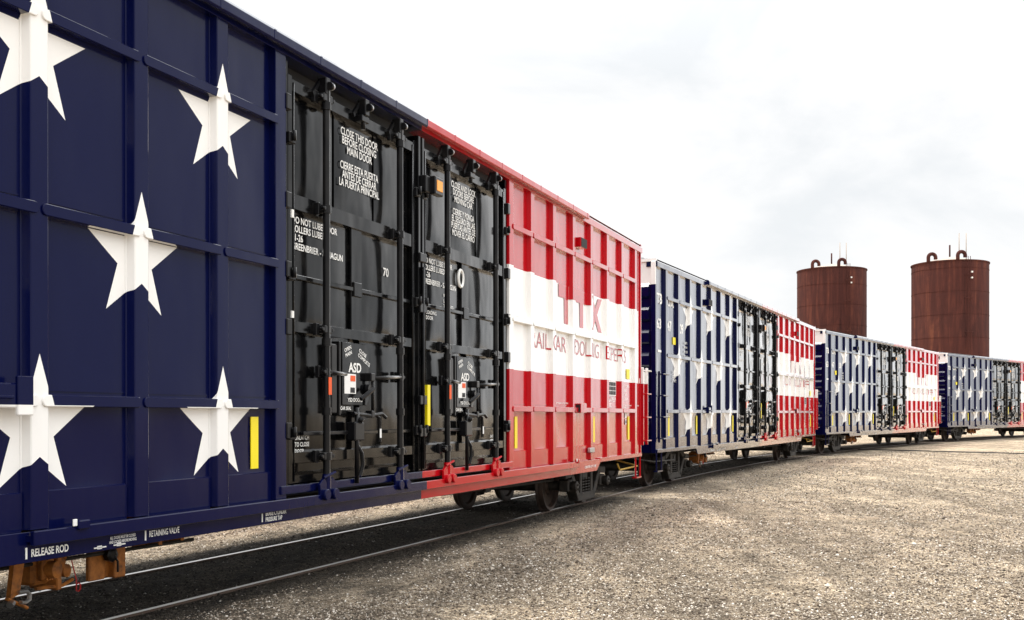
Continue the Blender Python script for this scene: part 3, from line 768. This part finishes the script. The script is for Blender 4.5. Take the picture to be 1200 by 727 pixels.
# ground: one sheet to the horizon
def ground():
    bm = bmesh.new()
    ys = [-600, -200, -60, -20, -5, 0, 3, 6, 9, 12, 15, 18, 22, 26, 30, 35, 40, 45, 50, 55, 60, 65, 70, 80, 90, 105, 120, 150, 200, 300, 500, 900, 1600]
    xs = [-1200, -500, -200, -80, -40, -20, -10, 0, 10, 20, 40, 80, 200, 500, 1200]
    V = [[bm.verts.new((x, y, GZ+zg(y))) for x in xs] for y in ys]
    for i in range(len(ys)-1):
        for j in range(len(xs)-1):
            f = bm.faces.new((V[i][j], V[i][j+1], V[i+1][j+1], V[i+1][j])); f.smooth = True
    me = bpy.data.meshes.new('gravel_ground'); bm.to_mesh(me); bm.free()
    m = new_mat('gravel', rough=.95, ior=1.35); k = NT(m); o = k.obj()
    # track axis coordinates let the strip beside the rails be a little darker
    def vor(scale, feat='F1', rnd=1.):
        n = k.n('TexVoronoi', feature=feat); n.inputs['Scale'].default_value = scale; n.inputs['Randomness'].default_value = rnd
        k.l(o, n.inputs['Vector']); return n
    v1, v2, v3 = vor(70), vor(120), vor(26)
    def rnd(v, ch=0):
        q = k.n('SeparateColor'); k.l(v.outputs['Color'], q.inputs[0]); return q.outputs[ch]
    pal = [(0, (.036, .027, .021)), (.14, (.095, .072, .053)), (.42, (.215, .172, .125)), (.72, (.32, .267, .204)), (.9, (.45, .40, .33)), (1., (.68, .63, .56))]
    c1 = k.ramp(rnd(v1), pal); c2 = k.ramp(rnd(v2), pal)
    c = k.mix(k.m('GREATER_THAN', rnd(v1, 1), .55), c1, c2)           # pebbles of two sizes, each of one colour
    def mul(c, f):
        q = k.n('VectorMath', operation='SCALE'); k.l(c, q.inputs[0]); k.l(f, q.inputs['Scale']); return q.outputs[0]
    def rng_(v, a, b, lo, hi):
        q = k.n('MapRange'); k.l(v, q.inputs['Value']); q.inputs['From Min'].default_value = a; q.inputs['From Max'].default_value = b
        q.inputs['To Min'].default_value = lo; q.inputs['To Max'].default_value = hi; return q.outputs[0]
    c = mul(c, rng_(rnd(v3), 0, 1, .70, 1.30))
    v4 = vor(8); c = mul(c, rng_(rnd(v4), 0, 1, .86, 1.14))
    n1 = k.noise(o, .55, 6, .62, .5); n2 = k.noise(k.mapping(o, (1.2, .8, 1)), 2.6, 7, .70, .5); n3 = k.noise(o, .11, 4, .55); n4 = k.noise(o, .9, 5, .6)
    fine = k.noise(o, 14, 6, .75)
    rot = k.n('Mapping'); rot.inputs['Rotation'].default_value = (0, 0, R(38)); rot.inputs['Scale'].default_value = (1, .06, 1); k.l(o, rot.inputs[0])
    ruts = k.noise(rot.outputs[0], 1.1, 5, .62, .6)
    c = mul(c, rng_(n1, .42, .60, .80, 1.25)); c = mul(c, rng_(n2, .48, .63, 1.10, .40)); c = mul(c, rng_(ruts, .38, .60, .66, 1.22)); c = mul(c, rng_(fine, .3, .7, .72, 1.28))
    # rusty brown spills
    c = k.mix(k.ramp(n4, [(.60, 0.), (.72, .28)]), c, (.30, .20, .12))
    # pale, dusty hard packed ground further from the track
    sp = k.n('SeparateXYZ'); k.l(o, sp.inputs[0])
    dd = k.m('SUBTRACT', k.m('MULTIPLY', sp.outputs['X'], math.cos(R(27))), k.m('MULTIPLY', sp.outputs['Y'], math.sin(R(27))))
    far = rng_(k.m('ADD', dd, k.m('MULTIPLY', n3, 5.)), -2.5, 6.5, 0., .5)
    yy = rng_(k.m('ADD', sp.outputs['Y'], k.m('MULTIPLY', n3, 14.)), 14, 42, 0., .6)
    f = k.m('MAXIMUM', far, yy)
    c = mul(c, k.m('ADD', .93, k.m('MULTIPLY', f, 1.25))); c = k.mix(k.m('MULTIPLY', f, .5), c, mul(c2, k.m('ADD', 1.5, 0.)))
    tn = k.n('VectorMath', operation='MULTIPLY'); k.l(c, tn.inputs[0]); tn.inputs[1].default_value = (1.17, 1.12, 1.03); c = tn.outputs[0]
    k.l(c, k.b.inputs['Base Color'])
    h = k.m('ADD', k.m('MULTIPLY', v1.outputs['Distance'], -1.), k.m('MULTIPLY', v2.outputs['Distance'], -.5))
    h = k.m('ADD', h, k.m('MULTIPLY', fine, .8)); h = k.m('ADD', h, k.m('MULTIPLY', n2, 1.5))
    k.bump(h, 1., .024)
    me.materials.append(m)
    # ballast colour darkened to paint in the train's shade, fading outwards
    P = []; offs = (-2.1, -1.6, -1.25, -.95, -.6, 0, .6, .95, 1.25, 1.6, 2.1); train_shade = (0, .35, .8, 1, 1, 1, 1, 1, .75, .3, 0)
    for t in np.arange(-40, 115, .8):
        a, b = on_path(t-.3), on_path(t+.3); d = (b-a)/np.linalg.norm(b-a); p = on_path(t)
        P.append([(p[0]+d[1]*q, p[1]-d[0]*q, GZ+.004+zg(p[1]-d[0]*q)) for q in offs])
    k.l(c, k.b.inputs['Base Color'])
    me2 = bpy.data.meshes.new('train_shade_strip'); b = MB().grid([r[::-1] for r in P]); b.bm.to_mesh(me2); b.bm.free()
    at = me2.attributes.new('train_shade', 'FLOAT', 'POINT'); at.data.foreach_set('value', np.tile(np.array(train_shade[::-1], np.float32), len(P)))
    m2 = m.copy(); m2.name = 'shaded ballast'; k2 = NT(m2); an = k2.n('Attribute', attribute_name='train_shade')
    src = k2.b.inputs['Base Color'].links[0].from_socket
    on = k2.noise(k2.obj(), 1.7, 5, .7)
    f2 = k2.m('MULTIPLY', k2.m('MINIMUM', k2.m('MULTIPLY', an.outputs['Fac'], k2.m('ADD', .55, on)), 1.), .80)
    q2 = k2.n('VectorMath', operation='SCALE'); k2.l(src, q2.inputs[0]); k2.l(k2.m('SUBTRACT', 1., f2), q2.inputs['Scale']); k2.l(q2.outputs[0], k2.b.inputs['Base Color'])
    me2.materials.append(m2); tb = bpy.data.objects.new('train_shade_strip', me2); C.objects.link(tb); tag(tb, kind='structure')
    g = bpy.data.objects.new('gravel_ground', me); C.objects.link(g); tag(g, kind='structure')
    return g
ground()

# loose stones scattered over it, thick near the camera
def stones(near_track):
    rng = np.random.default_rng(9)
    n = 380000
    t = rng.random(n)
    Y = 5.5*(45/5.5)**(t**1.25)
    X = (rng.random(n)*1.15-.575)*Y*1.02
    sz = (.0040+.0080*rng.random(n)**2.6)*(1+Y/28)
    big = rng.random(n) < .004; sz[big] *= 2.1
    # stones lie in drifts, with bare packed patches between
    cl = np.sin(X*1.3+2*np.sin(Y*.7))+np.sin(Y*1.1+1.7*np.sin(X*.9+1))+.8*np.sin(X*3.1-Y*2.3)
    keep = rng.random(n) < .62+.22*(cl+1); pp = np.stack([PX, PY], 1)[::8]; dmin = np.full(n, 9.)
    for q in pp[(pp[:, 1] > 0) & (pp[:, 1] < 60)]: dmin = np.minimum(dmin, np.hypot(X-q[0], Y-q[1]))
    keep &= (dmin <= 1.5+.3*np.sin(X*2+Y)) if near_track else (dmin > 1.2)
    X, Y, sz = X[keep], Y[keep], sz[keep]; n = len(X)
    base = np.array([(1, 0, 0), (-1, 0, 0), (0, 1, 0), (0, -1, 0), (0, 0, 1), (0, 0, -1)], float)
    F = np.array([(0, 2, 4), (2, 1, 4), (1, 3, 4), (3, 0, 4), (2, 0, 5), (1, 2, 5), (3, 1, 5), (0, 3, 5)])
    ang = rng.random(n)*6.283
    V = np.repeat(base[None], n, 0)*(1+.5*(rng.random((n, 6, 3))-.5))+.55*(rng.random((n, 6, 3))-.5)
    V *= sz[:, None, None]; V[:, :, 2] *= .65
    c, s_ = np.cos(ang)[:, None], np.sin(ang)[:, None]
    x = V[:, :, 0]*c-V[:, :, 1]*s_; y = V[:, :, 0]*s_+V[:, :, 1]*c
    Z = GZ+7.75e-5*Y*Y
    P = np.stack([x+X[:, None], y+Y[:, None], V[:, :, 2]+Z[:, None]+sz[:, None]*.25], 2)
    nm = 'shaded_ballast_stones' if near_track else 'loose_stones'; me = bpy.data.meshes.new(nm)
    me.vertices.add(n*6); me.vertices.foreach_set('co', P.reshape(-1).astype(np.float32))
    Fi = (F[None]+6*np.arange(n)[:, None, None]).reshape(-1)
    me.loops.add(len(Fi)); me.loops.foreach_set('vertex_index', Fi.astype(np.int32))
    me.polygons.add(n*8); me.polygons.foreach_set('loop_start', np.arange(0, n*24, 3, dtype=np.int32)); me.polygons.foreach_set('loop_total', np.full(n*8, 3, np.int32))
    me.update(calc_edges=True)
    m = new_mat('stone', rough=.9, ior=1.4); k = NT(m); g = k.n('NewGeometry')
    k.l(k.ramp(g.outputs['Random Per Island'], [(0, (.010, .008, .007)), (.5, (.035, .029, .024)), (.85, (.075, .063, .052)), (.97, (.17, .15, .12)), (1., (.45, .42, .38))] if near_track else [(0, (.035, .026, .020)), (.25, (.12, .09, .066)), (.6, (.27, .22, .165)), (.88, (.46, .40, .33)), (1., (.78, .73, .66))]), k.b.inputs['Base Color'])  # track stones get a darkened palette, matching the shade painted under the train
    me.materials.append(m)
    o = bpy.data.objects.new(nm, me); C.objects.link(o); tag(o, kind='stuff')
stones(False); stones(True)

# rails
def rail(off, parent, t0=-40, t1=115):
    prof = [(-.065, -.16), (-.065, -.148), (-.012, -.125), (-.010, -.045), (-.036, -.032), (-.036, -.006), (-.028, 0), (.028, 0), (.036, -.006), (.036, -.032), (.010, -.045), (.012, -.125), (.065, -.148), (.065, -.16)]
    P = []
    for t in np.arange(t0, t1, .8):
        a, b = on_path(t-.3), on_path(t+.3); d = (b-a)/np.linalg.norm(b-a); nn = np.array([d[1], -d[0]]); p = on_path(t)
        P.append([(p[0]+nn[0]*(off+q), p[1]+nn[1]*(off+q), RAILZ+zg(p[1])+h) for q, h in prof])
    o = MB().grid(P, False)
    m = M.get('rail')
    if not m:
        m = M['rail'] = new_mat('rail steel', (.1, .06, .04), .6, metal=.4); k = NT(m); g = k.n('NewGeometry'); sp = k.n('SeparateXYZ'); k.l(g.outputs['Normal'], sp.inputs[0])
        top = k.m('GREATER_THAN', sp.outputs['Z'], .9)
        k.l(k.mix(top, (.075, .045, .03), (.62, .60, .57)), k.b.inputs['Base Color'])
        k.l(k.mix(top, (.7, .7, .7), (.28, .28, .28)), k.b.inputs['Roughness']); k.l(k.m('MULTIPLY', top, .9), k.b.inputs['Metallic'])
    return o.build('rail', m, parent)
trk = empty('railway_track', (PX[600], PY[600], 0))
for off in (.754, -.754):
    o = rail(off, None); o.parent = trk; o.matrix_parent_inverse = Matrix.Translation(-Vector(trk.location))
tag(trk, 'railway track half sunk in gravel, two rails curving away under the boxcars', 'railway track')
# dark strip crossing the yard beyond the first cars
pts = [(12.6, 49.0), (14.6, 47.6), (16.8, 45.7), (18.8, 43.9), (20.4, 42.3), (22.5, 40.3)]
b = MB().tube([(x, y, GZ+zg(y)+.01) for x, y in pts], .035, 8)
tag(b.build('hose', M['dark'], None), 'thin dark hose lying across the gravel in front of the third and fourth boxcars', 'hose')

# ------------------------------------------------------------------ the train
CARS = [
 ('boxcar nearest the camera, its starred blue half running out of the frame at the left', '634707'),
 ('boxcar second from the camera, 709 on the white band of its blue end', '634709'),
 ('boxcar third from the camera, standing before the left of the two rusty tanks', '634700'),
 ('farthest boxcar, below the right hand rusty tank and cut off by the frame', '634704')]
proto = build_car()
cars = [proto]+[copy_tree(proto) for _ in CARS[1:]]
for i, (car, (lab, num)) in enumerate(zip(cars, CARS)):
    a, b_ = on_path(i*20.8-7.05), on_path(i*20.8+7.05); c = (a+b_)/2; d = b_-a
    za, zb_ = zg(a[1]), zg(b_[1])
    ang = math.atan2(d[1], d[0]); pit = -math.atan2(zb_-za, float(np.linalg.norm(d)))
    car.location = (c[0], c[1], RAILZ+(za+zb_)/2); car.rotation_euler = (0, pit, ang)
    tag(car, lab, 'boxcar', 'flag painted boxcars coupled in one train')
    # its own reporting marks
    def painted(t, x, z, s, y=YB-.016):
        return lettering(t, x, z, s, M['white'], car, y=y, bold=.03)
    painted('TB', -9.44, 3.95, .30); painted('OX', -8.72, 3.95, .30)
    painted(num[:2], -9.44, 3.42, .30); painted(num[2:4], -8.72, 3.42, .30); painted(num[4:], -7.82, 3.42, .30)
    MB().box(-9.38, -9.14, YB-.014, YB-.010, 2.92, 2.97).build('stencil_mark', M['white'], car)
    # number on the white band of the end
    lettering(num, 0, 0, .30, M['blacktext'], car, face=lambda v: Vector((-HL-.004, -v.x-.20, v.z+4.50)), bold=.01, name='end_number')
    e = [o for o in car.children if o.name.startswith('end_number')][0]

# ------------------------------------------------------------------ rusty tanks behind the train
def silo_material():
    m = new_mat('rusted plate', rough=.9); k = NT(m); k.b.inputs['Specular IOR Level'].default_value = .15; o = k.obj()
    st = k.noise(k.mapping(o, (1.0, 1.0, .10)), 1.3, 7, .66, .7); bl = k.noise(o, .8, 6, .62); fi = k.noise(o, 7, 5, .6)
    c = k.ramp(st, [(.32, (.020, .010, .011)), (.45, (.052, .020, .018)), (.56, (.088, .031, .025)), (.68, (.17, .060, .036))])
    c = k.mix(k.ramp(bl, [(.42, 0.), (.66, .7)]), c, (.050, .021, .020))
    c = k.mix(k.m('MULTIPLY', fi, .35), c, (.11, .034, .024))
    # plate courses: each ring a slightly different tone
    sp = k.n('SeparateXYZ'); k.l(o, sp.inputs[0])
    ring = k.m('FLOOR', k.m('DIVIDE', sp.outputs['Z'], 2.4)); wn = k.n('TexWhiteNoise', noise_dimensions='1D'); k.l(ring, wn.inputs['W'])
    c = k.mix(k.m('MULTIPLY', wn.outputs['Value'], .25), c, (.075, .022, .018))
    k.l(c, k.b.inputs['Base Color']); k.bump(k.m('ADD', bl, k.m('MULTIPLY', fi, .3)), .4, .05)
    return m
M['silo'] = silo_material()
M['silotop'] = new_mat('weathered roof plate', (.38, .32, .27), .7)
def silo(x, y, r, top, rot, label):
    s = empty('storage_tank', (x, y, zg(y)))
    H = top-zg(y)
    b = MB(); n = 72; prof = []
    nr = int(H/2.4)
    for i in range(nr+1):
        z = i*2.4; prof += [(r, z), (r, min(z+2.36, H)), (r+.025, min(z+2.365, H)), (r+.025, min(z+2.395, H))] if z+2.4 < H else [(r, z), (r, H-.12)]
    b.lathe(prof+[(r+.08, H-.12), (r+.08, H), (r-.05, H)], n)
    b.build('tank_wall', M['silo'], s)
    MB().lathe([(r-.05, H-.02), (r*.5, H+.42), (.8, H+.72), (.02, H+.80)], n).build('tank_roof', M['silotop'], s)
    # goosenecks, posts, ladder in the tank's own frame, facing the camera
    rt = rot
    def at(a, rr, z): return (rr*math.sin(a+rt), -rr*math.cos(a+rt), z)
    for a, rr in ((-.50, r*.93), (.30, r*.98)):
        p = at(a, rr, H)
        pts = [(p[0]-.38, p[1], p[2]+.0)]+[(p[0]-.38*math.cos(t), p[1], p[2]+.42+.38*math.sin(t)) for t in [math.pi*q/10 for q in range(11)]]+[(p[0]+.38, p[1], p[2]+.22)]
        MB().tube(pts, .19, 12).build('vent_pipe', M['silo'], s)
    b = MB()
    for a in (.25, .45): b.tube([at(a, r-.25, H-.1), at(a, r-.25, H+2.75)], .045, 8)
    b.build('tall_post', M['silotop'], s)
    MB().tube([(0, 0, H+.7), (0, 0, H+2.1)], .09, 8).build('roof_post', M['silo'], s)
    b = MB(); a0, a1 = .44, .50
    for a in (a0, a1): b.tube([at(a, r+.25, 1), at(a, r+.25, H+.3)], .03, 6)
    z = 1.2
    while z < H: b.tube([at(a0, r+.25, z), at(a1, r+.25, z)], .018, 5); z += .32
    for z in (H-1.6, H-4, H-7.5, H-11): b.tube([at(.38, r+.05, z), at(.44, r+.55, z), at(.52, r+.55, z), at(.58, r+.05, z)], .035, 6)
    b.build('ladder', M['silo'], s)
    b = MB()
    for z in (H-1.3, H-1.9): b.box(*[v for v in (at(.56, r+.12, z)[0]-.08, at(.56, r+.12, z)[0]+.08, at(.56, r+.12, z)[1]-.1, at(.56, r+.12, z)[1]+.1, z-.08, z+.08)])
    b.build('white_fitting', M['white'], s)
    tag(s, label, 'storage tank', 'rusty storage tanks behind the train')
    return s
for px, Yd, r_, ytop, lab in ((974.5, 125, 3.99, 312, 'rusty round steel storage tank, left of the two, rising behind the second and third boxcars'),
                              (1113, 112, 3.86, 304, 'rusty round steel storage tank, right of the two, rising behind the last boxcar')):
    xx = (px-600)/1226*Yd
    silo(xx, Yd, r_, CAMH+(490-ytop)*(Yd-r_)/1226, -math.atan2(xx, Yd), lab)
